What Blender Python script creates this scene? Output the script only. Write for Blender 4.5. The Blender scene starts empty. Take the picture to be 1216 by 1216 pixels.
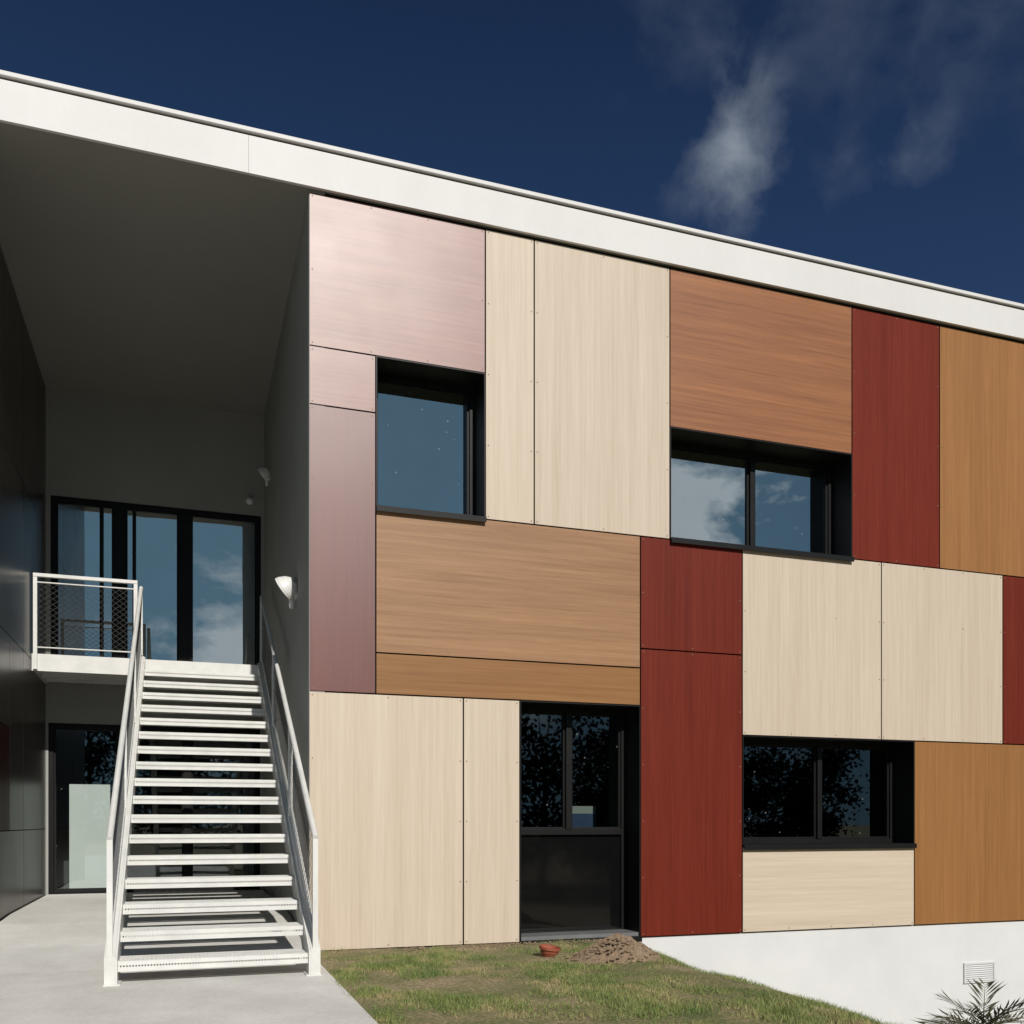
import bpy, math, random
from mathutils import Vector, noise
random.seed(7)
S=bpy.context.scene
COL=S.collection
# ------------------------------------------------------------------ helpers
def empty(name):
    e=bpy.data.objects.new(name,None); COL.objects.link(e); return e
class MB:
    def __init__(s): s.v=[]; s.f=[]
    def quad(s,a,b,c,d):
        n=len(s.v); s.v+= [tuple(a),tuple(b),tuple(c),tuple(d)]; s.f.append((n,n+1,n+2,n+3))
    def tri(s,a,b,c):
        n=len(s.v); s.v+= [tuple(a),tuple(b),tuple(c)]; s.f.append((n,n+1,n+2))
    def box(s,x0,x1,y0,y1,z0,z1):
        n=len(s.v)
        s.v+=[(x0,y0,z0),(x1,y0,z0),(x1,y1,z0),(x0,y1,z0),(x0,y0,z1),(x1,y0,z1),(x1,y1,z1),(x0,y1,z1)]
        s.f+=[tuple(n+i for i in q) for q in ((0,3,2,1),(4,5,6,7),(0,1,5,4),(1,2,6,5),(2,3,7,6),(3,0,4,7))]
    def rod(s,p,q,r,n=6,r2=None,cap=True):
        p=Vector(p); q=Vector(q); d=(q-p)
        if d.length<1e-6: return
        d.normalize(); r2=r if r2 is None else r2
        u=d.cross(Vector((0,0,1)))
        if u.length<.05: u=d.cross(Vector((1,0,0)))
        u.normalize(); w=d.cross(u)
        b=len(s.v)
        for k,(c,rr) in enumerate(((p,r),(q,r2))):
            for i in range(n):
                a=2*math.pi*i/n
                s.v.append(tuple(c+u*math.cos(a)*rr+w*math.sin(a)*rr))
        for i in range(n):
            j=(i+1)%n; s.f.append((b+i,b+j,b+n+j,b+n+i))
        if cap:
            s.f.append(tuple(b+i for i in range(n))[::-1]); s.f.append(tuple(b+n+i for i in range(n)))
    def lathe(s,c,axis,prof,n=20):
        axis=Vector(axis).normalized(); u=axis.cross(Vector((0,0,1)))
        if u.length<.05: u=axis.cross(Vector((1,0,0)))
        u.normalize(); w=axis.cross(u); c=Vector(c); b=len(s.v)
        for (h,r) in prof:
            for i in range(n):
                a=2*math.pi*i/n
                s.v.append(tuple(c+axis*h+u*math.cos(a)*r+w*math.sin(a)*r))
        for k in range(len(prof)-1):
            for i in range(n):
                j=(i+1)%n
                s.f.append((b+k*n+i,b+k*n+j,b+(k+1)*n+j,b+(k+1)*n+i))
    def build(s,name,mat,parent=None,smooth=False,bevel=0):
        m=bpy.data.meshes.new(name); m.from_pydata(s.v,[],s.f); m.update()
        if smooth:
            m.polygons.foreach_set('use_smooth',[True]*len(m.polygons))
        o=bpy.data.objects.new(name,m); COL.objects.link(o)
        if mat: m.materials.append(mat)
        if parent: o.parent=parent
        if bevel:
            b=o.modifiers.new('bevel','BEVEL'); b.width=bevel; b.segments=2; b.limit_method='ANGLE'
        return o
# ------------------------------------------------------------------ materials
def newmat(name):
    m=bpy.data.materials.new(name); m.use_nodes=True; nt=m.node_tree
    return m,nt,nt.nodes['Principled BSDF']
def N(nt,t,**k):
    n=nt.nodes.new(t)
    for a,b in k.items(): setattr(n,a,b)
    return n
def noisecol(name,c1,c2,scale=6,detail=6,rough=.7,bump=.0,bscale=60,metal=0,lo=.3,hi=.7,spec=.5,vec=(1,1,1),dist=.02,fine=0,fscale=55):
    m,nt,p=newmat(name); L=nt.links.new
    tc=N(nt,'ShaderNodeTexCoord'); mp=N(nt,'ShaderNodeMapping'); mp.inputs['Scale'].default_value=vec
    L(tc.outputs['Object'],mp.inputs[0])
    n=N(nt,'ShaderNodeTexNoise'); n.inputs['Scale'].default_value=scale; n.inputs['Detail'].default_value=detail; n.inputs['Roughness'].default_value=.65
    L(mp.outputs[0],n.inputs['Vector'])
    r=N(nt,'ShaderNodeValToRGB'); r.color_ramp.elements[0].position=lo; r.color_ramp.elements[1].position=hi
    r.color_ramp.elements[0].color=(*c1,1); r.color_ramp.elements[1].color=(*c2,1)
    L(n.outputs['Fac'],r.inputs[0]); src=r.outputs[0]
    if fine:
        nf=N(nt,'ShaderNodeTexNoise'); nf.inputs['Scale'].default_value=fscale; nf.inputs['Detail'].default_value=6; nf.inputs['Roughness'].default_value=.8
        L(tc.outputs['Object'],nf.inputs['Vector']); mr=N(nt,'ShaderNodeMapRange'); mr.inputs['From Min'].default_value=.3; mr.inputs['From Max'].default_value=.7
        mr.inputs['To Min'].default_value=1-fine; mr.inputs['To Max'].default_value=1+fine*.4; L(nf.outputs['Fac'],mr.inputs[0])
        hs=N(nt,'ShaderNodeHueSaturation'); L(mr.outputs[0],hs.inputs['Value']); L(src,hs.inputs['Color']); src=hs.outputs[0]
    L(src,p.inputs['Base Color'])
    p.inputs['Roughness'].default_value=rough; p.inputs['Metallic'].default_value=metal
    p.inputs['Specular IOR Level'].default_value=spec
    if bump:
        n2=N(nt,'ShaderNodeTexNoise'); n2.inputs['Scale'].default_value=bscale; n2.inputs['Detail'].default_value=4
        L(tc.outputs['Object'],n2.inputs['Vector'])
        b=N(nt,'ShaderNodeBump'); b.inputs['Strength'].default_value=bump; b.inputs['Distance'].default_value=dist
        L(n2.outputs['Fac'],b.inputs['Height']); L(b.outputs[0],p.inputs['Normal'])
    return m
def wood(name,light,dark,vertical=True,rough=.4,contrast=1.0,spec=.3):
    m,nt,p=newmat(name); L=nt.links.new
    tc=N(nt,'ShaderNodeTexCoord'); oi=N(nt,'ShaderNodeObjectInfo')
    mul=N(nt,'ShaderNodeMath',operation='MULTIPLY'); mul.inputs[1].default_value=73.0; L(oi.outputs['Random'],mul.inputs[0])
    cb=N(nt,'ShaderNodeCombineXYZ')
    for i in range(3): L(mul.outputs[0],cb.inputs[i])
    ad=N(nt,'ShaderNodeVectorMath',operation='ADD'); L(tc.outputs['Object'],ad.inputs[0]); L(cb.outputs[0],ad.inputs[1])
    def ns(sc,detail,dist=0,rg=.6):
        mp=N(nt,'ShaderNodeMapping'); mp.inputs['Scale'].default_value=sc; L(ad.outputs[0],mp.inputs[0])
        n=N(nt,'ShaderNodeTexNoise'); n.inputs['Scale'].default_value=1; n.inputs['Detail'].default_value=detail
        n.inputs['Distortion'].default_value=dist; n.inputs['Roughness'].default_value=rg
        L(mp.outputs[0],n.inputs['Vector']); return n
    if vertical:
        a=ns((38,38,.8),5,.15); b=ns((110,110,3.0),3); c=ns((7,7,.18),3,.3)
    else:
        a=ns((.8,38,38),5,.15); b=ns((3.0,110,110),3); c=ns((.25,7,7),3,.3)
    def mad(x,k):
        q=N(nt,'ShaderNodeMath',operation='MULTIPLY'); q.inputs[1].default_value=k; L(x.outputs[0],q.inputs[0]); return q
    s1=N(nt,'ShaderNodeMath',operation='ADD'); L(mad(a,.44).outputs[0],s1.inputs[0]); L(mad(b,.26).outputs[0],s1.inputs[1])
    s2=N(nt,'ShaderNodeMath',operation='ADD'); L(s1.outputs[0],s2.inputs[0]); L(mad(c,.30).outputs[0],s2.inputs[1])
    r=N(nt,'ShaderNodeValToRGB'); e=r.color_ramp.elements
    e[0].position=.5-.16/contrast; e[1].position=.5+.16/contrast; e[0].color=(*dark,1); e[1].color=(*light,1)
    L(s2.outputs[0],r.inputs[0])
    hs=N(nt,'ShaderNodeHueSaturation'); mr=N(nt,'ShaderNodeMapRange'); mr.inputs['To Min'].default_value=.94; mr.inputs['To Max'].default_value=1.05
    L(oi.outputs['Random'],mr.inputs[0]); L(mr.outputs[0],hs.inputs['Value']); L(r.outputs[0],hs.inputs['Color'])
    L(hs.outputs[0],p.inputs['Base Color'])
    n3=N(nt,'ShaderNodeTexNoise'); n3.inputs['Scale'].default_value=1.7; n3.inputs['Detail'].default_value=5; L(ad.outputs[0],n3.inputs['Vector'])
    m3=N(nt,'ShaderNodeMapRange'); m3.inputs['To Min'].default_value=rough-.03; m3.inputs['To Max'].default_value=rough+.04; L(n3.outputs['Fac'],m3.inputs[0])
    L(m3.outputs[0],p.inputs['Roughness']); p.inputs['Specular IOR Level'].default_value=spec
    bp=N(nt,'ShaderNodeBump'); bp.inputs['Strength'].default_value=.12; bp.inputs['Distance'].default_value=.002
    L(s1.outputs[0],bp.inputs['Height']); L(bp.outputs[0],p.inputs['Normal'])
    return m
beigeV=wood('laminate_beige_v',(.60,.51,.41),(.46,.37,.28),True,.5,.85)
beigeH=wood('laminate_beige_h',(.60,.51,.41),(.46,.37,.28),False,.5,.85)
oakH=wood('laminate_oak_h',(.35,.195,.100),(.205,.105,.050),False,.42,1.0)
orangeH=wood('laminate_orange_h',(.31,.130,.055),(.175,.067,.029),False,.42,1.05)
goldV=wood('laminate_gold_v',(.33,.155,.052),(.215,.092,.029),True,.44,1.0)
goldH=wood('laminate_gold_h',(.31,.155,.056),(.20,.09,.03),False,.44,1.0)
redV=wood('laminate_red_v',(.165,.025,.013),(.100,.013,.007),True,.42,1.0,.15)
mauveH=wood('laminate_plum_h',(.22,.085,.060),(.12,.032,.024),False,.44,1.1,.84)
mauveV=wood('laminate_plum_v',(.145,.034,.024),(.095,.017,.012),True,.425,.8,.75)
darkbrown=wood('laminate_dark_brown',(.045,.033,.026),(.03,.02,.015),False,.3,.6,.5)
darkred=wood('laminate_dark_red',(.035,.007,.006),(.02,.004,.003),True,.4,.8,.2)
black=noisecol('black_aluminium',(.006,.006,.0065),(.010,.010,.010),3,rough=.45,spec=.18)
bglass=noisecol('black_enamelled_glass',(.004,.004,.0045),(.006,.006,.006),3,rough=.05,spec=.5)
gap=noisecol('black_gap',(.006,.005,.005),(.01,.009,.008),3,rough=.9,spec=.1)
white=noisecol('white_lacquer',(.62,.61,.59),(.70,.69,.67),1.2,rough=.45)
ventm=noisecol('vent_lacquer',(.56,.56,.56),(.62,.62,.62),3,rough=.5)
ventback=noisecol('vent_back',(.30,.30,.30),(.34,.34,.34),3,rough=.8)
fasw=noisecol('white_roof_fascia',(.58,.57,.56),(.645,.637,.625),.8,detail=8,rough=.55,vec=(1,1,.25),spec=.3,fine=.03,fscale=8)
steel=noisecol('white_painted_steel',(.57,.57,.54),(.69,.68,.65),5,rough=.45)
grate=noisecol('galvanised_grating',(.50,.495,.47),(.64,.63,.60),9,rough=.6)
wire=noisecol('wire_mesh_steel',(.16,.16,.155),(.28,.28,.27),20,rough=.45,metal=.5)
render_g=noisecol('grey_render',(.27,.275,.255),(.315,.32,.295),1.1,rough=.85,bump=.15,bscale=220,dist=.003)
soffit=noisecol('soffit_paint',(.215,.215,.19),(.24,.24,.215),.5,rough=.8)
plinthm=noisecol('white_plinth_render',(.57,.575,.58),(.65,.65,.65),.9,rough=.85,bump=.15,bscale=160,dist=.003,spec=.2,fine=.03)
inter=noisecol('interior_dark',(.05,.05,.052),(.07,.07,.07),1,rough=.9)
interw=noisecol('interior_white',(.72,.72,.70),(.78,.78,.76),1,rough=.9)
conc=noisecol('concrete',(.54,.52,.48),(.74,.725,.69),1.3,detail=10,rough=.88,bump=.3,bscale=90,lo=.25,hi=.72,dist=.004,fine=.16,fscale=40)
roofm=noisecol('roof_membrane',(.2,.2,.2),(.26,.26,.26),3,rough=.9)
terra=noisecol('terracotta',(.20,.05,.025),(.32,.09,.045),14,rough=.7)
soil=noisecol('soil',(.17,.115,.072),(.31,.22,.145),22,detail=8,rough=.95,bump=.8,bscale=70,dist=.02)
bark=noisecol('bark',(.06,.045,.03),(.14,.10,.07),20,rough=.9)
leafm=noisecol('tree_foliage',(.012,.02,.007),(.026,.034,.012),.6,rough=.85,spec=.1)
palmm=noisecol('palm_leaf',(.022,.035,.014),(.07,.075,.032),9,rough=.5)
blue=noisecol('screen_blue',(.10,.16,.34),(.14,.2,.4),4,rough=.4)

# grass ground
m,nt,p=newmat('lawn_ground'); L=nt.links.new; ground_m=m
tc=N(nt,'ShaderNodeTexCoord')
n1=N(nt,'ShaderNodeTexNoise'); n1.inputs['Scale'].default_value=1.3; n1.inputs['Detail'].default_value=8; n1.inputs['Roughness'].default_value=.7
n2=N(nt,'ShaderNodeTexNoise'); n2.inputs['Scale'].default_value=38; n2.inputs['Detail'].default_value=5
L(tc.outputs['Object'],n1.inputs['Vector']); L(tc.outputs['Object'],n2.inputs['Vector'])
mx=N(nt,'ShaderNodeMath',operation='MULTIPLY_ADD'); mx.inputs[1].default_value=.45; L(n2.outputs['Fac'],mx.inputs[0])
m2=N(nt,'ShaderNodeMath',operation='MULTIPLY'); m2.inputs[1].default_value=.55; L(n1.outputs['Fac'],m2.inputs[0]); L(m2.outputs[0],mx.inputs[2])
r=N(nt,'ShaderNodeValToRGB'); e=r.color_ramp.elements
e[0].position=.38; e[0].color=(.085,.115,.03,1); e[1].position=.60; e[1].color=(.36,.27,.17,1)
x=e.new(.5); x.color=(.19,.17,.075,1)
L(mx.outputs[0],r.inputs[0]); L(r.outputs[0],p.inputs['Base Color']); p.inputs['Roughness'].default_value=.95
b=N(nt,'ShaderNodeBump'); b.inputs['Strength'].default_value=.8; b.inputs['Distance'].default_value=.02; L(n2.outputs['Fac'],b.inputs['Height']); L(b.outputs[0],p.inputs['Normal'])
m,nt,p=newmat('grass_blades'); L=nt.links.new; blade_m=m
tc=N(nt,'ShaderNodeTexCoord'); n1=N(nt,'ShaderNodeTexNoise'); n1.inputs['Scale'].default_value=2.6; n1.inputs['Detail'].default_value=9; n1.inputs['Roughness'].default_value=.8
L(tc.outputs['Object'],n1.inputs['Vector']); r=N(nt,'ShaderNodeValToRGB'); e=r.color_ramp.elements
e[0].position=.40; e[0].color=(.09,.15,.03,1); e[1].position=.62; e[1].color=(.40,.31,.16,1); x=e.new(.52); x.color=(.20,.235,.065,1)
L(n1.outputs['Fac'],r.inputs[0]); L(r.outputs[0],p.inputs['Base Color']); p.inputs['Roughness'].default_value=.7

def glassmat(name,base,tint,gc=(.88,.98,1)):
    m=bpy.data.materials.new(name); m.use_nodes=True; nt=m.node_tree; nt.nodes.remove(nt.nodes['Principled BSDF']); L=nt.links.new
    out=nt.nodes['Material Output']; t=N(nt,'ShaderNodeBsdfTransparent'); t.inputs[0].default_value=(*tint,1)
    g=N(nt,'ShaderNodeBsdfGlossy'); g.inputs['Roughness'].default_value=.012; g.inputs[0].default_value=(*gc,1)
    f=N(nt,'ShaderNodeFresnel'); f.inputs[0].default_value=1.5
    tc=N(nt,'ShaderNodeTexCoord')
    n0=N(nt,'ShaderNodeTexNoise'); n0.inputs['Scale'].default_value=3; n0.inputs['Detail'].default_value=6; L(tc.outputs['Object'],n0.inputs['Vector'])
    mr=N(nt,'ShaderNodeMapRange'); mr.inputs['To Min'].default_value=base-.03; mr.inputs['To Max'].default_value=base+.03; L(n0.outputs['Fac'],mr.inputs[0])
    a=N(nt,'ShaderNodeMath',operation='ADD'); a.use_clamp=True; L(f.outputs[0],a.inputs[0]); L(mr.outputs[0],a.inputs[1])
    n=N(nt,'ShaderNodeTexNoise'); n.inputs['Scale'].default_value=1.3; n.inputs['Detail'].default_value=1
    bp=N(nt,'ShaderNodeBump'); bp.inputs['Strength'].default_value=.05; bp.inputs['Distance'].default_value=.02
    L(tc.outputs['Object'],n.inputs['Vector']); L(n.outputs['Fac'],bp.inputs['Height']); L(bp.outputs[0],g.inputs['Normal'])
    mx=N(nt,'ShaderNodeMixShader'); L(a.outputs[0],mx.inputs[0]); L(t.outputs[0],mx.inputs[1]); L(g.outputs[0],mx.inputs[2])
    v=N(nt,'ShaderNodeTexVoronoi'); v.inputs['Scale'].default_value=7; L(tc.outputs['Object'],v.inputs['Vector'])
    lt=N(nt,'ShaderNodeMath',operation='LESS_THAN'); lt.inputs[1].default_value=.06; L(v.outputs['Distance'],lt.inputs[0])
    hf=N(nt,'ShaderNodeMath',operation='MULTIPLY'); hf.inputs[1].default_value=.16; L(lt.outputs[0],hf.inputs[0])
    df=N(nt,'ShaderNodeBsdfDiffuse'); df.inputs[0].default_value=(.7,.7,.68,1)
    m3=N(nt,'ShaderNodeMixShader'); L(hf.outputs[0],m3.inputs[0]); L(mx.outputs[0],m3.inputs[1]); L(df.outputs[0],m3.inputs[2]); L(m3.outputs[0],out.inputs[0])
    return m
glass=glassmat('solar_glass',.40,(.40,.48,.47))
glass2=glassmat('clear_glass',.09,(.78,.84,.82))
glass3=glassmat('lower_window_glass',.05,(.40,.45,.43))

# ------------------------------------------------------------------ terrain
CR=3.9
def gz(x,y):
    cr=CR+.25*math.exp(-((y)/1.2)**2)+.05*math.sin(y*1.7)
    if x<=cr-.25: z=0
    else:
        t=x-cr+.25
        z=-.6*(t*t/1.0 if t<.5 else t-.25)*1.0
        z=max(z,-2.3)
    return z
xs=[-900,-300,-100,-40,-20]+[-10+i*1.0 for i in range(11)]+[1+i*.1 for i in range(90)]+[10.5,12,15,20,30,60,120,300,900]
ys=[-900,-300,-120,-60,-30,-20,-14]+[-10+i*.25 for i in range(44)]+[2,5,10,20,40,100,300,900]
mb=MB()
for i,x in enumerate(xs):
    for y in ys:
        z=gz(x,y)
        if 1<x<10 and -10<y<.5: z+=.018*noise.noise(Vector((x*2.2,y*2.2,0)))+.008*noise.noise(Vector((x*7,y*7,3)))-.005
        mb.v.append((x,y,z))
ny=len(ys)
for i in range(len(xs)-1):
    for j in range(ny-1):
        a=i*ny+j; mb.f.append((a,a+ny,a+ny+1,a+1))
mb.build('ground',ground_m,smooth=True)
mb=MB(); cx=[-14,-8,-4,-1.66,1.035]; cy=[-16,-8,-4,-2,-.6,.4,1.4,2.2,3.6,4.99]
def cz(y):
    t=min(1,max(0,(y+.6)/2.6)); return .014+.20*t*t*(3-2*t)
for j in range(len(cy)-1):
    for i in range(len(cx)-1):
        if cx[i+1]<=-1.66+1e-6 and cy[j]>=-.6: continue
        mb.quad((cx[i],cy[j],cz(cy[j])),(cx[i+1],cy[j],cz(cy[j])),(cx[i+1],cy[j+1],cz(cy[j+1])),(cx[i],cy[j+1],cz(cy[j+1])))
for j in range(5):
    mb.quad((1.035,cy[j],-.05),(1.035,cy[j+1],-.05),(1.035,cy[j+1],cz(cy[j+1])),(1.035,cy[j],cz(cy[j])))
mb.build('concrete_pavement',conc)
mb=MB()
def blade(x,y,h,w):
    z=gz(x,y)-.004; a=random.uniform(0,6.28); dx=math.cos(a)*w; dy=math.sin(a)*w
    lx=random.gauss(0,.45)*h; ly=random.gauss(0,.45)*h
    mb.tri((x-dx,y-dy,z),(x+dx,y+dy,z),(x+lx,y+ly,z+h))
cnt=0
while cnt<130000:
    x=random.uniform(1.01,4.9); y=random.uniform(-5.2,-.02)
    d=noise.noise(Vector((x*1.3,y*1.3,5)))+.7*noise.noise(Vector((x*4,y*4,9)))
    dens=.46+d*1.9
    if y>-.35: dens*=.12 if x>2.3 else .5
    if (x-3.45)**2+(y+1.25)**2<.16: dens*=.15
    if x<1.10: dens*=.5
    cnt+=1
    if random.random()>dens: continue
    blade(x,y,random.uniform(.012,.038)*(1.35 if d>.2 else 1),random.uniform(.0015,.003))
mb.build('grass',blade_m)

# ------------------------------------------------------------------ building
B=empty('school_building')
def panel(x0,x1,z0,z1,mat,name,g=.007):
    mb=MB(); mb.box(x0+g,x1-g,-.010,-.001,z0+g,z1-g); mb.build(name,mat,B)
TOP=6.735; A=4.0; Bz=2.31; C=2.05
a,b_,c_,d_,e_=1.050,1.647,2.687,3.178,4.636
P=[(a,c_,5.375,TOP,mauveH),(a,b_,4.857,5.375,mauveH),(a,b_,Bz,4.857,mauveV),
 (c_,d_,A,TOP,beigeV),(d_,e_,A,TOP,beigeV),(e_,6.848,5.135,TOP,orangeH),(6.848,8.036,A,TOP,redV),(8.036,10.6,A,TOP,goldV),
 (b_,4.306,2.685,A,oakH),(b_,4.306,Bz,2.685,goldH),(4.306,5.479,2.88,A,redV),(4.306,5.479,0,2.88,redV),
 (5.479,7.238,C,A,beigeV),(7.238,8.949,C,A,beigeV),(8.949,10.6,C,A,redV),
 (a,2.472,0,Bz,beigeV),(2.472,3.032,0,Bz,beigeV),(5.479,7.684,0,.90,beigeH),(7.684,10.6,0,C,goldV),
 (10.6,13,0,3.3,beigeV),(10.6,13,3.3,TOP,orangeH),(13,14.6,0,TOP,redV),(14.6,17.5,0,2.6,oakH),(14.6,17.5,2.6,TOP,beigeV),(17.5,20,0,4,goldV),(17.5,20,4,TOP,redV),
 (-4.2,-1.68,3.4,TOP,oakH),(-4.2,-1.68,0,3.4,redV),(-7,-4.2,0,4.4,beigeV),(-7,-4.2,4.4,TOP,goldV),(-9,-7,0,TOP,redV)]
scr=MB()
for i,(x0,x1,z0,z1,mt) in enumerate(P):
    panel(x0,x1,z0,z1,mt,'cladding_panel_%d'%i)
    nx=max(1,round((x1-x0)/.62)); nz=max(1,round((z1-z0)/.62))
    for ii in range(nx+1):
        for jj in range(nz+1):
            if 0<ii<nx and 0<jj<nz and (ii%2 or jj%2): continue
            x=x0+.03+(x1-x0-.06)*ii/nx; z=z0+.03+(z1-z0-.06)*jj/nz
            scr.rod((x,-.0099,z),(x,-.013,z),.0062,8)
screwm=noisecol('screw_heads',(.16,.09,.05),(.24,.15,.10),4,rough=.5)
scr.build('cladding_screws',screwm,B)
OP=[(b_,c_,A,5.375),(e_,6.848,A,5.135),(3.032,4.306,.0,Bz),(5.479,7.684,.90,C)]
def sheet(xa,xb,za,zb,y,ops,mat,name,flip=False):
    X=sorted({xa,xb,*[v for o in ops for v in o[:2]]}); Z=sorted({za,zb,*[v for o in ops for v in o[2:]]})
    mb=MB()
    for i in range(len(X)-1):
        for j in range(len(Z)-1):
            cx_=(X[i]+X[i+1])/2; cz_=(Z[j]+Z[j+1])/2
            if any(o[0]<cx_<o[1] and o[2]<cz_<o[3] for o in ops): continue
            mb.quad((X[i],y,Z[j]),(X[i+1],y,Z[j]),(X[i+1],y,Z[j+1]),(X[i],y,Z[j+1]))
    mb.build(name,mat,B)
sheet(1.06,20,0,6.76,.012,OP,gap,'cladding_backing')
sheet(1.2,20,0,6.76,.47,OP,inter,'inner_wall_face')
sheet(-9,-1.69,0,6.76,.012,[],gap,'cladding_backing_left')
RD=.30
def window(x0,x1,z0,z1,y,muls=(),trans=(),fr=.05,mw=.06,gm=glass,name='window',reveal=None,solid_below=None):
    f=MB()
    yb=y+.07
    f.box(x0,x0+fr,y,yb,z0,z1); f.box(x1-fr,x1,y,yb,z0,z1)
    f.box(x0+fr,x1-fr,y,yb,z0,z0+fr); f.box(x0+fr,x1-fr,y,yb,z1-fr,z1)
    for mx_ in muls: f.box(mx_-mw/2,mx_+mw/2,y-.012,yb-.003,(z0+fr) if solid_below is None else solid_below+.035,z1-fr)
    for tz in trans: f.box(x0+fr,x1-fr,y-.006,yb-.006,tz-.03,tz+.03)
    ed=[x0+fr]+list(muls)+[x1-fr]
    zl=(z0+fr) if solid_below is None else solid_below+.035
    for k in range(len(ed)-1):
        l=ed[k]+(mw/2 if k else 0); r_=ed[k+1]-(mw/2 if k<len(ed)-2 else 0)
        f.box(l,l+.022,y+.02,yb-.01,zl,z1-fr); f.box(r_-.022,r_,y+.02,yb-.01,zl,z1-fr)
        f.box(l+.022,r_-.022,y+.02,yb-.01,zl,zl+.022); f.box(l+.022,r_-.022,y+.02,yb-.01,z1-fr-.022,z1-fr)
    f.build(name+'_frame',black,B,bevel=.003)
    g=MB(); 
    gz0=z0+fr if solid_below is None else solid_below
    g.quad((x0+fr,y+.045,gz0),(x1-fr,y+.045,gz0),(x1-fr,y+.045,z1-fr),(x0+fr,y+.045,z1-fr)); g.build(name+'_glass',gm,B)
    if solid_below:
        s_=MB(); s_.box(x0+fr,x1-fr,y+.03,y+.05,z0+fr,solid_below); s_.build(name+'_panel',bglass,B)
def reveal(x0,x1,z0,z1,name,t=.012,side=True):
    r=MB(); y0,y1=-.014,RD+.17
    r.box(x0,x0+t,y0,y1,z0+t,z1-t); r.box(x1-t,x1,y0,y1,z0+t,z1-t)
    r.box(x0,x1,y0,y1,z1-t,z1)
    r.box(x0-.0,x1+.0,-.05,y1,z0-.012,z0+t)
    r.box(x0,x1,-.05,-.042,z0-.04,z0-.012)
    r.build(name+'_reveal',black,B)
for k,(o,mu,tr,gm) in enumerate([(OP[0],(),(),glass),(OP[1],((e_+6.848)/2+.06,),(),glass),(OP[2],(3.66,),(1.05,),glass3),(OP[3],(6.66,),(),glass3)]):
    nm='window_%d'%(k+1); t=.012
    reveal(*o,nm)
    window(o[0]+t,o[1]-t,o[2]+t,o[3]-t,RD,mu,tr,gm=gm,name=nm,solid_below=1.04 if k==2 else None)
t=MB(); t.box(3.05,4.29,.0,.29,.014,.05); t.build('door_threshold',noisecol('anodised',(.12,.12,.12),(.17,.17,.17),5,rough=.5),B)
# passage
mb=MB(); mb.box(1.052,1.19,.0,5.0,-.3,6.759); mb.build('passage_side_wall',render_g,B)
mb=MB(); mb.box(-1.85,-1.70,.0,5.0,-.3,6.759); mb.build('passage_side_wall_left',gap,B)
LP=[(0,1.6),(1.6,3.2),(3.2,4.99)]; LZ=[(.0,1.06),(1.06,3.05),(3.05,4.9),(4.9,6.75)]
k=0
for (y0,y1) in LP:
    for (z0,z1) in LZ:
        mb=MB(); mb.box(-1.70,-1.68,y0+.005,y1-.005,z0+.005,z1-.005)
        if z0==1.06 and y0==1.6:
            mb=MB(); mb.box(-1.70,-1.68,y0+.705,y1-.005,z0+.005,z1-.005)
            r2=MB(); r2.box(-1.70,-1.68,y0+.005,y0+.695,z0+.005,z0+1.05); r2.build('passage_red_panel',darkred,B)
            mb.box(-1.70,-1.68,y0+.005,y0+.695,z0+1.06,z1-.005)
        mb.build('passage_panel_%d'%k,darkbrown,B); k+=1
BY=5.0
UD=(-1.624,1.011,3.20,5.37); LD=(-1.65,1.0,.20,2.43)
sheet(-1.70,1.06,-.3,6.76,BY,[UD,LD],render_g,'passage_back_wall')
window(*UD,BY+.02,(-.80,.01),(),fr=.06,mw=.15,gm=glass,name='upper_glazed_door')
window(*LD,BY+.02,(-.78,.05),(),fr=.06,mw=.10,gm=glass2,name='lower_glazed_door')
mb=MB()
for xx in (-1.02,-.62,.10): mb.box(xx-.02,xx+.02,BY-.02,BY+.03,3.26,5.31)
mb.box(-1.55,-1.5,BY+.5,BY+.55,3.2,5.3)
mb.build('door_stile',black,B)
# roof + fascia
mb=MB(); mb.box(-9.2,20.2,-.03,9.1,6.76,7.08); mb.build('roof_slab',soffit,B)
mb=MB()
for (x0,x1) in ((-9.25,-5.5),(-5.497,.53),(.532,9.5),(9.502,14.5),(14.503,20.25)):
    mb.box(x0,x1,-.062,-.031,6.752,7.078)
mb.build('roof_fascia',fasw,B)
mb=MB(); mb.box(-9.28,20.28,-.092,9.2,7.095,7.132); mb.build('roof_edge_trim',fasw,B,bevel=.004)
mb=MB(); mb.box(-9.2,20.2,-.05,9.0,7.0785,7.0945); mb.build('roof_edge_gap',gap,B)
mb=MB(); mb.box(-9.2,20.2,.02,9.1,7.133,7.136); mb.build('roof_top',roofm,B)
mb=MB(); mb.box(6.62,6.70,-.05,.03,7.133,7.16); mb.build('roof_bracket',white,B)
mb=MB()
mb.box(1.2,19.9,.48,5.1,3.0,3.25); mb.box(-8.9,19.9,5.75,8.9,3.0,3.18); mb.box(-1.66,1.19,5.11,5.74,3.0,3.17)
mb.box(1.2,19.9,.48,8.9,-.02,.03); mb.box(-1.66,1.19,5.11,8.9,.1,.18)
mb.box(-8.9,19.9,8.9,9,-3,6.759); mb.box(19.9,20,.02,8.9,-3,6.759); mb.box(-9,-8.9,.02,8.9,-3,6.759)
mb.box(4.33,4.42,.48,5,.03,3.0); mb.box(2.75,2.85,.48,5,3.25,6.75)
mb.box(1.2,19.9,5.0,5.1,.03,3.0); mb.box(1.2,19.9,5.0,5.1,3.25,6.75)
mb.build('interior_walls_and_floors',inter,B)
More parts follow.
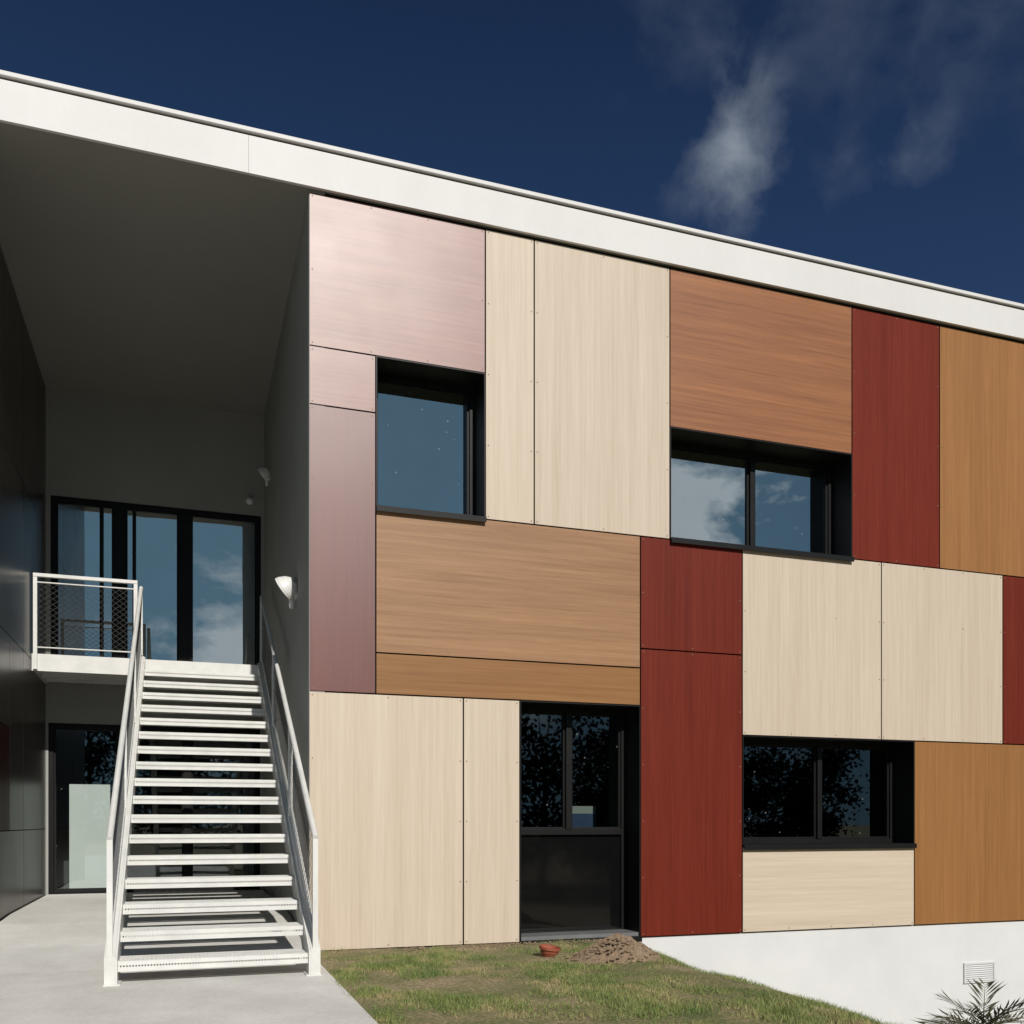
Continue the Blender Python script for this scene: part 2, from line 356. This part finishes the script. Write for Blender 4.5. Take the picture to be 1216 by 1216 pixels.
mb=MB(); mb.box(-1.46,-.95,5.55,5.6,.19,1.66); mb.build('interior_white_partition',interw,B)
mb=MB(); mb.box(-.2,1.0,7.2,7.25,3.2,5.5);mb.box(-1.6,1.1,6.2,6.22,.19,.6); mb.build('interior_rear_partition',inter,B)
# plinth
mb=MB(); mb.box(1.06,20,.02,.30,-3,-.006); mb.build('plinth_wall',plinthm,B)
mb=MB(); x0,x1,z0,z1=8.40,8.85,-.69,-.46
mb.box(x0,x1,.0,.02,z0,z0+.02); mb.box(x0,x1,.0,.02,z1-.02,z1); mb.box(x0,x0+.02,.0,.02,z0+.02,z1-.02); mb.box(x1-.02,x1,.0,.02,z0+.02,z1-.02)
for i in range(8):
    z=z0+.024+i*.0235
    mb.quad((x0+.02,.002,z),(x1-.02,.002,z),(x1-.02,.016,z+.017),(x0+.02,.016,z+.017))
mb.build('plinth_vent_grille',ventm,B)
mb=MB(); mb.quad((x0+.01,.0185,z0+.01),(x1-.01,.0185,z0+.01),(x1-.01,.0185,z1-.01),(x0+.01,.0185,z1-.01)); mb.build('vent_opening',ventback,B)
def lamp(y,z,s,nm):
    l=MB(); X=1.052
    l.box(X-.03*s,X,y-.05*s,y+.05*s,z-.07*s,z+.07*s)
    l.rod((X-.03*s,y,z),(X-.10*s,y-.03*s,z+.02*s),.018*s,8)
    ax=Vector((-.75,.35,-.55))
    l.lathe((X-.09*s,y-.03*s,z+.03*s),ax,[(-.09*s,.0),(-.085*s,.05*s),(-.04*s,.095*s),(.02*s,.125*s),(.05*s,.13*s),(.05*s,.118*s),(.01*s,.10*s),(.0,.0)],24)
    l.rod((X-.05*s,y,z-.07*s),(X-.05*s,y,z-.17*s),.03*s,10,.022*s)
    l.build(nm,white,None,smooth=False)
lamp(.98,3.42,1.0,'wall_lamp'); lamp(4.1,5.62,.75,'wall_lamp.001')
l=MB(); l.lathe((.86,4.99,5.56),(0,-1,0),[(0,.05),(.03,.05),(.06,.035),(.07,.0)],16); l.build('wall_camera',white,None,smooth=True)  # round white fitting on the back wall, meant as a small camera
D=empty('desk'); mb=MB(); mb.box(3.1,4.2,.75,1.4,.98,1.01)
for xx in (3.14,4.12):
    for yy in (.8,1.32): mb.box(xx,xx+.04,yy,yy+.04,.03,.98)
mb.build('table',inter,D)
Mo=empty('computer_monitor'); mb=MB(); mb.box(3.92,4.22,.88,.90,1.07,1.32); mb.box(4.02,4.11,.90,.93,1.01,1.2); mb.build('housing',interw,Mo)
mb=MB(); mb.box(3.935,4.205,.877,.8795,1.085,1.24); mb.build('screen',blue,Mo)

# ------------------------------------------------------------------ staircase
ST=empty('external_staircase')
Y0,Z0,NR=-1.39,0.0,18; RISE=3.12/18; GO=5.14/17
XL,XR=-.435,.875
tb=MB(); nb=MB()
for i in range(1,18):
    z=i*RISE; y=Y0+(i-1)*GO; d=.30
    nb.box(XL,XR,y,y+.006,z-.028,z); nb.box(XL,XR,y,y+.006,z-.072,z-.040)
    for k in range(0,66): 
        xx=XL+.005+k*.02; nb.box(xx,xx+.010,y+.001,y+.005,z-.0399,z-.0281)
    nb.box(XL,XR,y+.0065,y+.014,z-.004,z+.002); nb.box(XL,XR,y+.034,y+.04,z-.004,z+.002)
    for k in range(0,44):
        xx=XL+.005+k*.0298; nb.box(xx,xx+.016,y+.0141,y+.0339,z-.003,z+.002)
    nb.box(XL,XR,y+d-.008,y+d,z-.055,z)
    nb.box(XL,XL+.006,y+.0065,y+d-.0085,z-.07,z-.006); nb.box(XR-.006,XR,y+.0065,y+d-.0085,z-.07,z-.006)
    for k in range(1,14): 
        yy=y+.03+k*.019; tb.box(XL+.0065,XR-.0065,yy,yy+.006,z-.034,z-.001)
    for k in range(1,48):
        xx=XL+k*(XR-XL)/48; tb.box(xx-.0025,xx+.0025,y+.0405,y+d-.0085,z-.012,z-.0015)
tb.build('tread_grating',grate,ST); nb.build('tread_nosings',steel,ST)
sb=MB(); sl=RISE/GO
def stringer(x0,x1):
    pts=[(Y0-.04,0.016),(Y0-.04,.20),(3.745,3.14),(3.745,2.86),(Y0+.12,.016)]
    n=len(sb.v)
    for x in (x0,x1):
        for (y,z) in pts: sb.v.append((x,y,z))
    k=len(pts); sb.f.append(tuple(n+i for i in range(k))); sb.f.append(tuple(n+k+i for i in range(k))[::-1])
    for i in range(k): j=(i+1)%k; sb.f.append((n+i,n+k+i,n+k+j,n+j))
stringer(XL-.014,XL-.001); stringer(XR+.001,XR+.014)
def flange(x0,x1,dz=0,h=.01):
    n=len(sb.v)
    for x in (x0,x1):
        for (y,z) in ((Y0-.04,.20+dz),(3.745,3.14+dz),(3.745,3.14+dz+h),(Y0-.04,.20+dz+h)): sb.v.append((x,y,z))
    sb.f+=[(n,n+1,n+2,n+3),(n+7,n+6,n+5,n+4),(n,n+4,n+5,n+1),(n+3,n+2,n+6,n+7),(n,n+3,n+7,n+4),(n+1,n+5,n+6,n+2)]
flange(XL-.085,XL-.0145); flange(XR+.0145,XR+.085)
sb.box(XL-.09,XL+.02,Y0-.06,Y0+.14,.014,.024); sb.box(XR-.02,XR+.09,Y0-.06,Y0+.14,.014,.024)
sb.box(XL-.085,XL-.0145,Y0-.045,Y0-.035,.024,.20); sb.box(XR+.0145,XR+.085,Y0-.045,Y0-.035,.024,.20)
sb.build('stringers',steel,ST)
rb=MB(); wb=MB()
def pz(y): return (y-Y0)*sl+RISE
for X in (XL-.05,XR+.05):
    ya,yb_=Y0-.02,3.74
    for y in (ya,Y0+GO*5.7,Y0+GO*11.3,yb_):
        zb=.21 if y==ya else pz(y)+.04
        rb.box(X-.02,X+.02,y-.018,y+.018,zb,pz(y)+.86)
    rb.rod((X,ya-.02,pz(ya)+.87),(X,yb_+.02,pz(yb_)+.88-.02),.023,10)
    rb.rod((X,ya,pz(ya)+.12),(X,yb_,pz(yb_)+.12),.012,8)
    rb.rod((X,ya,pz(ya)+.80),(X,yb_,pz(yb_)+.80),.009,8)
    H=.68
    yv=ya-H/1.2
    while yv<yb_:
        for sgn in (1,-1):
            y_0,y_1=yv,yv+H*.75; h0,h1=(0,H) if sgn>0 else (H,0)
            t0=max(0,(ya-y_0)/(y_1-y_0)); t1=min(1,(yb_-y_0)/(y_1-y_0))
            if t1>t0:
                A_=(y_0+(y_1-y_0)*t0,h0+(h1-h0)*t0); B_=(y_0+(y_1-y_0)*t1,h0+(h1-h0)*t1)
                xo=X+.0015*sgn
                wb.rod((xo,A_[0],pz(A_[0])+.12+A_[1]),(xo,B_[0],pz(B_[0])+.12+B_[1]),.0014,3,cap=False)
        yv+=.07
rb.build('handrails',steel,ST,bevel=.002); wb.build('side_mesh',wire,ST)
# landing
LDG=empty('stair_landing')
mb=MB(); mb.box(-1.675,1.045,3.752,3.77,2.915,3.115); mb.box(-1.675,1.045,3.77,4.985,3.07,3.11)
mb.box(-1.675,-1.66,3.77,4.985,2.93,3.07); mb.box(1.03,1.045,3.77,4.985,2.93,3.07)
for yy in (4.1,4.5,4.9): mb.box(-1.66,1.03,yy,yy+.05,2.95,3.07)
mb.build('deck',steel,LDG)
mb=MB(); X0,X1=-1.635,XL-.11
for x in (X0,X1): mb.box(x-.022,x+.022,3.72,3.75,2.93,4.01)
mb.box(X0-.022,X1+.022,3.715,3.765,4.01,4.05)
mb.rod((X0,3.75,3.19),(X1,3.75,3.19),.009,8); mb.rod((X0,3.75,3.95),(X1,3.75,3.95),.009,8)
mb.build('guard_rail',steel,LDG,bevel=.002)
mb=MB(); H=.76; xx=X0-H*1.3
while xx<X1:
    for sgn in (1,-1):
        y_0,y_1=xx,xx+H*1.3; h0,h1=(0,H) if sgn>0 else (H,0)
        t0=max(0,(X0-y_0)/(y_1-y_0)); t1=min(1,(X1-y_0)/(y_1-y_0))
        if t1>t0:
            mb.rod((y_0+(y_1-y_0)*t0,3.75+.0015*sgn,3.19+h0+(h1-h0)*t0),(y_0+(y_1-y_0)*t1,3.75+.0015*sgn,3.19+h0+(h1-h0)*t1),.0022,3,cap=False)
    xx+=.085
mb.build('guard_mesh',wire,LDG)

# ------------------------------------------------------------------ small things on the lawn
mb=MB(); cx_,cy_=3.48,-1.22; R=26; Cn=48
for i in range(R+1):
    rr=i/R
    for j in range(Cn):
        a_=2*math.pi*j/Cn; x=cx_+math.cos(a_)*rr*.42; y=cy_+math.sin(a_)*rr*.27
        h=.21*(1-rr)**.9*(1+.5*noise.noise(Vector((x*4,y*4,1))))+.05*noise.noise(Vector((x*16,y*16,2)))*(1-rr*.6)+.02*noise.noise(Vector((x*45,y*45,2)))
        mb.v.append((x,y,gz(x,y)+max(h,-.01)-.012*rr))
for i in range(R):
    for j in range(Cn):
        k=(j+1)%Cn; mb.f.append((i*Cn+j,(i+1)*Cn+j,(i+1)*Cn+k,i*Cn+k))
def clod(x,y,z,s):
    n=len(mb.v)
    base=[(1,0,0),(-1,0,0),(0,1,0),(0,-1,0),(0,0,1),(0,0,-1)]
    for v in base:
        k=s*random.uniform(.6,1.2); mb.v.append((x+v[0]*k,y+v[1]*k,z+v[2]*k*.8))
    for f in ((0,2,4),(2,1,4),(1,3,4),(3,0,4),(2,0,5),(1,2,5),(3,1,5),(0,3,5)): mb.f.append(tuple(n+q for q in f))
for _ in range(560):
    a_=random.uniform(0,6.28); rr=min(1.5,abs(random.gauss(0,.62))); x=cx_+math.cos(a_)*rr*.42; y=cy_+math.sin(a_)*rr*.28
    clod(x,y,gz(x,y)+.19*max(0,1-rr)**.9+.005,random.uniform(.006,.026))
mb.build('soil_mound',soil)
mb=MB()
for _ in range(900):
    x=random.uniform(1.2,4.5); y=-abs(random.gauss(0,.16))-.03; clod(x,y,gz(x,y)+.002,random.uniform(.004,.014))
mb.build('loose_earth',soil)
mb=MB(); mb.lathe((2.97,-.93,.0),(0.1,-.12,1),[(-.02,.055),(.0,.06),(.03,.078),(.06,.085),(.06,.095),(.078,.095),(.078,.082),(.05,.075),(.03,.03),(.03,.0)],22); mb.build('clay_pot',terra,smooth=False)

# palm
PL=empty('palm_plant'); px_,py_=6.55,-2.1; pz0=gz(px_,py_)
mb=MB()
for k in range(8):
    mb.rod((px_,py_,pz0-.05+k*.12),(px_+.005,py_,pz0+.07+k*.12),.075-.002*k,9,.06-.002*k)
mb.build('trunk',bark,PL)
mb=MB(); top=Vector((px_,py_,pz0+.90))
for k in range(28):
    az=k*2.4+random.uniform(-.2,.2); el=random.uniform(.0,1.2); Lh=random.uniform(.42,.66)
    pts=[];pp=top.copy(); e0=el; cu=random.uniform(.03,.08)
    for s_ in range(15):
        dv=Vector((math.cos(az)*math.cos(e0),math.sin(az)*math.cos(e0),math.sin(e0))); pts.append((pp.copy(),dv)); pp+=dv*Lh/14; e0-=cu
    for i in range(14): mb.rod(pts[i][0],pts[i+1][0],.007*(1-i/16),4,cap=False)
    for i in range(3,15):
        q,dv=pts[i]; side=dv.cross(Vector((0,0,1))).normalized(); up=side.cross(dv)
        ll=(.19*math.sin(math.pi*(i-1)/15)+.05)*random.uniform(.7,1.15)
        for sg in (1,-1):
            tip=q+(side*sg*random.uniform(.5,.85)+dv*.8+up*random.uniform(.0,.35)).normalized()*ll-Vector((0,0,.015)); w=dv*.014
            mid=q.lerp(tip,.5)
            mb.quad(q-w*.4,mid-w,tip,mid+w)
mb.build('fronds',palmm,PL)

# trees on the far side of the lawn, behind the viewpoint (seen in the glass)
mb=MB(); tk=MB(); rg=random.gauss; ru=random.uniform
for t in range(46):
    x=-60+t*3.6+ru(-1.5,1.5); y=-46+ru(-7,5); h=ru(7.5,11.5)
    z0=gz(x,y); tk.rod((x,y,z0-.2),(x,y,z0+h*.7),.22,7,.07)
    for b in range(9):
        a_=ru(0,6.28); zb=z0+h*ru(.3,.7)
        tk.rod((x,y,zb),(x+math.cos(a_)*h*.25,y+math.sin(a_)*h*.25,zb+h*.3),.07,5,.015)
    cl=[(x+rg(0,h*.18),y+rg(0,h*.17),z0+h*ru(.03,.93),h*ru(.10,.22)) for _ in range(28)]
    for (a1,b1,c1,rr) in cl:
        for _ in range(150):
            v=Vector((rg(0,1),rg(0,1),rg(0,.8))).normalized()*rr*ru(.2,1.2)
            q=Vector((a1,b1,c1))+v; u=Vector((rg(0,1),rg(0,1),rg(0,1))).normalized(); w=u.orthogonal().normalized()*.105; u*=.16
            mb.quad(q-u,q-w,q+u,q+w)
TR=empty('tree_row'); tk.build('trunks',bark,TR); mb.build('crowns',leafm,TR)

# ------------------------------------------------------------------ light + sky
EL=math.radians(34); AZ=math.radians(4)
sd=Vector((math.sin(AZ)*math.cos(EL),-math.cos(AZ)*math.cos(EL),math.sin(EL)))
ld=bpy.data.lights.new('sun','SUN'); ld.energy=4.3; ld.angle=math.radians(.5); ld.color=(1,.96,.895)
lo=bpy.data.objects.new('sun',ld); COL.objects.link(lo); lo.rotation_euler=(-sd).to_track_quat('-Z','Y').to_euler(); lo.location=(2,-20,15)
W=bpy.data.worlds.new('World'); S.world=W; W.use_nodes=True; nt=W.node_tree; L=nt.links.new
bg=nt.nodes['Background']; bg.inputs[1].default_value=.07
sky=N(nt,'ShaderNodeTexSky',sky_type='NISHITA'); sky.sun_disc=False; sky.sun_elevation=EL; sky.sun_rotation=math.radians(176)
sky.altitude=600; sky.air_density=.8; sky.dust_density=.3; sky.ozone_density=3
tc=N(nt,'ShaderNodeTexCoord')
def M(op,a,b=None,clamp=False):
    q=N(nt,'ShaderNodeMath',operation=op); q.use_clamp=clamp
    for i,v in enumerate((a,b)):
        if v is None: continue
        if isinstance(v,(int,float)): q.inputs[i].default_value=v
        else: L(v,q.inputs[i])
    return q.outputs[0]
def nz(scale,detail,rg=.6,dist=0,sc=(1,1,1)):
    mp=N(nt,'ShaderNodeMapping'); mp.inputs['Scale'].default_value=sc; L(tc.outputs['Generated'],mp.inputs[0])
    n=N(nt,'ShaderNodeTexNoise'); n.inputs['Scale'].default_value=scale; n.inputs['Detail'].default_value=detail; n.inputs['Roughness'].default_value=rg; n.inputs['Distortion'].default_value=dist
    L(mp.outputs[0],n.inputs['Vector']); return n.outputs['Fac']
wisp=nz(18,9,.56,.2)
def blob(c,r,amp,ns,k=1.15,off=.72):
    d=N(nt,'ShaderNodeVectorMath',operation='DISTANCE'); L(tc.outputs['Generated'],d.inputs[0]); d.inputs[1].default_value=c
    f=M('SUBTRACT',1.0,M('DIVIDE',d.outputs['Value'],r),True)
    g=M('SUBTRACT',M('ADD',M('MULTIPLY',f,.75),M('MULTIPLY',ns,k)),off,True)
    g=M('MULTIPLY',g,M('POWER',f,.8))
    return M('MULTIPLY',g,amp)
def summ(lst,ns,k,off):
    cl=None
    for c,r,a_ in lst:
        bl=blob(c,r,a_,ns,k,off); cl=bl if cl is None else M('ADD',cl,bl)
    return cl
cl=summ([((.436,.703,.562),.078,.62),((.452,.710,.541),.050,.36),((.436,.69,.588),.055,.34),((.557,.630,.542),.05,.30),((.53,.655,.535),.05,.18),((.49,.60,.632),.17,.15),((.385,.668,.638),.10,.18),((.58,.54,.61),.14,.10)],wisp,2.0,1.18)
big=nz(6.0,10,.6,.2,(1,1,1.7))
cb=summ([((.52,-.80,.30),.46,3.4),((.03,-.98,.13),.22,3.2),((.80,-.5,.25),.35,3.0),((-.5,-.8,.2),.35,2.0)],big,3.0,1.98)
cb=M('MINIMUM',cb,.9)
sx=N(nt,'ShaderNodeSeparateXYZ'); L(tc.outputs['Generated'],sx.inputs[0])
hz=M('MULTIPLY',M('POWER',M('MAXIMUM',M('MULTIPLY',sx.outputs[1],-1.0),0.0),1.5),.68)
low=M('MULTIPLY',M('SUBTRACT',.66,sx.outputs[2],True),.62)
tint=N(nt,'ShaderNodeMix',data_type='RGBA',blend_type='MULTIPLY'); tint.inputs[0].default_value=1
L(sky.outputs[0],tint.inputs[6]); tint.inputs[7].default_value=(.25,.34,.46,1)
def mixc(fac,a_,col):
    q=N(nt,'ShaderNodeMix',data_type='RGBA'); L(fac,q.inputs[0]); L(a_,q.inputs[6]); q.inputs[7].default_value=(*col,1); return q.outputs[2]
o0=mixc(low,tint.outputs[2],(.75,1.7,3.9))
o1=mixc(hz,o0,(3.1,5.2,6.3))
o2=mixc(cb,o1,(10.5,11.0,11.6))
o3=mixc(cl,o2,(3.9,4.5,5.3))
L(o3,bg.inputs[0])

# ------------------------------------------------------------------ camera
cd=bpy.data.cameras.new('camera'); cd.sensor_width=36; cd.lens=36*1133/1216; cd.shift_y=368/1216; cd.clip_end=3000; cd.clip_start=.05
co=bpy.data.objects.new('camera',cd); COL.objects.link(co); co.location=(0,-8.587,1.15); co.rotation_euler=(math.pi/2,0,-math.radians(18.995)); S.camera=co
S.view_settings.view_transform='Standard'; S.view_settings.look='None'; S.view_settings.exposure=0
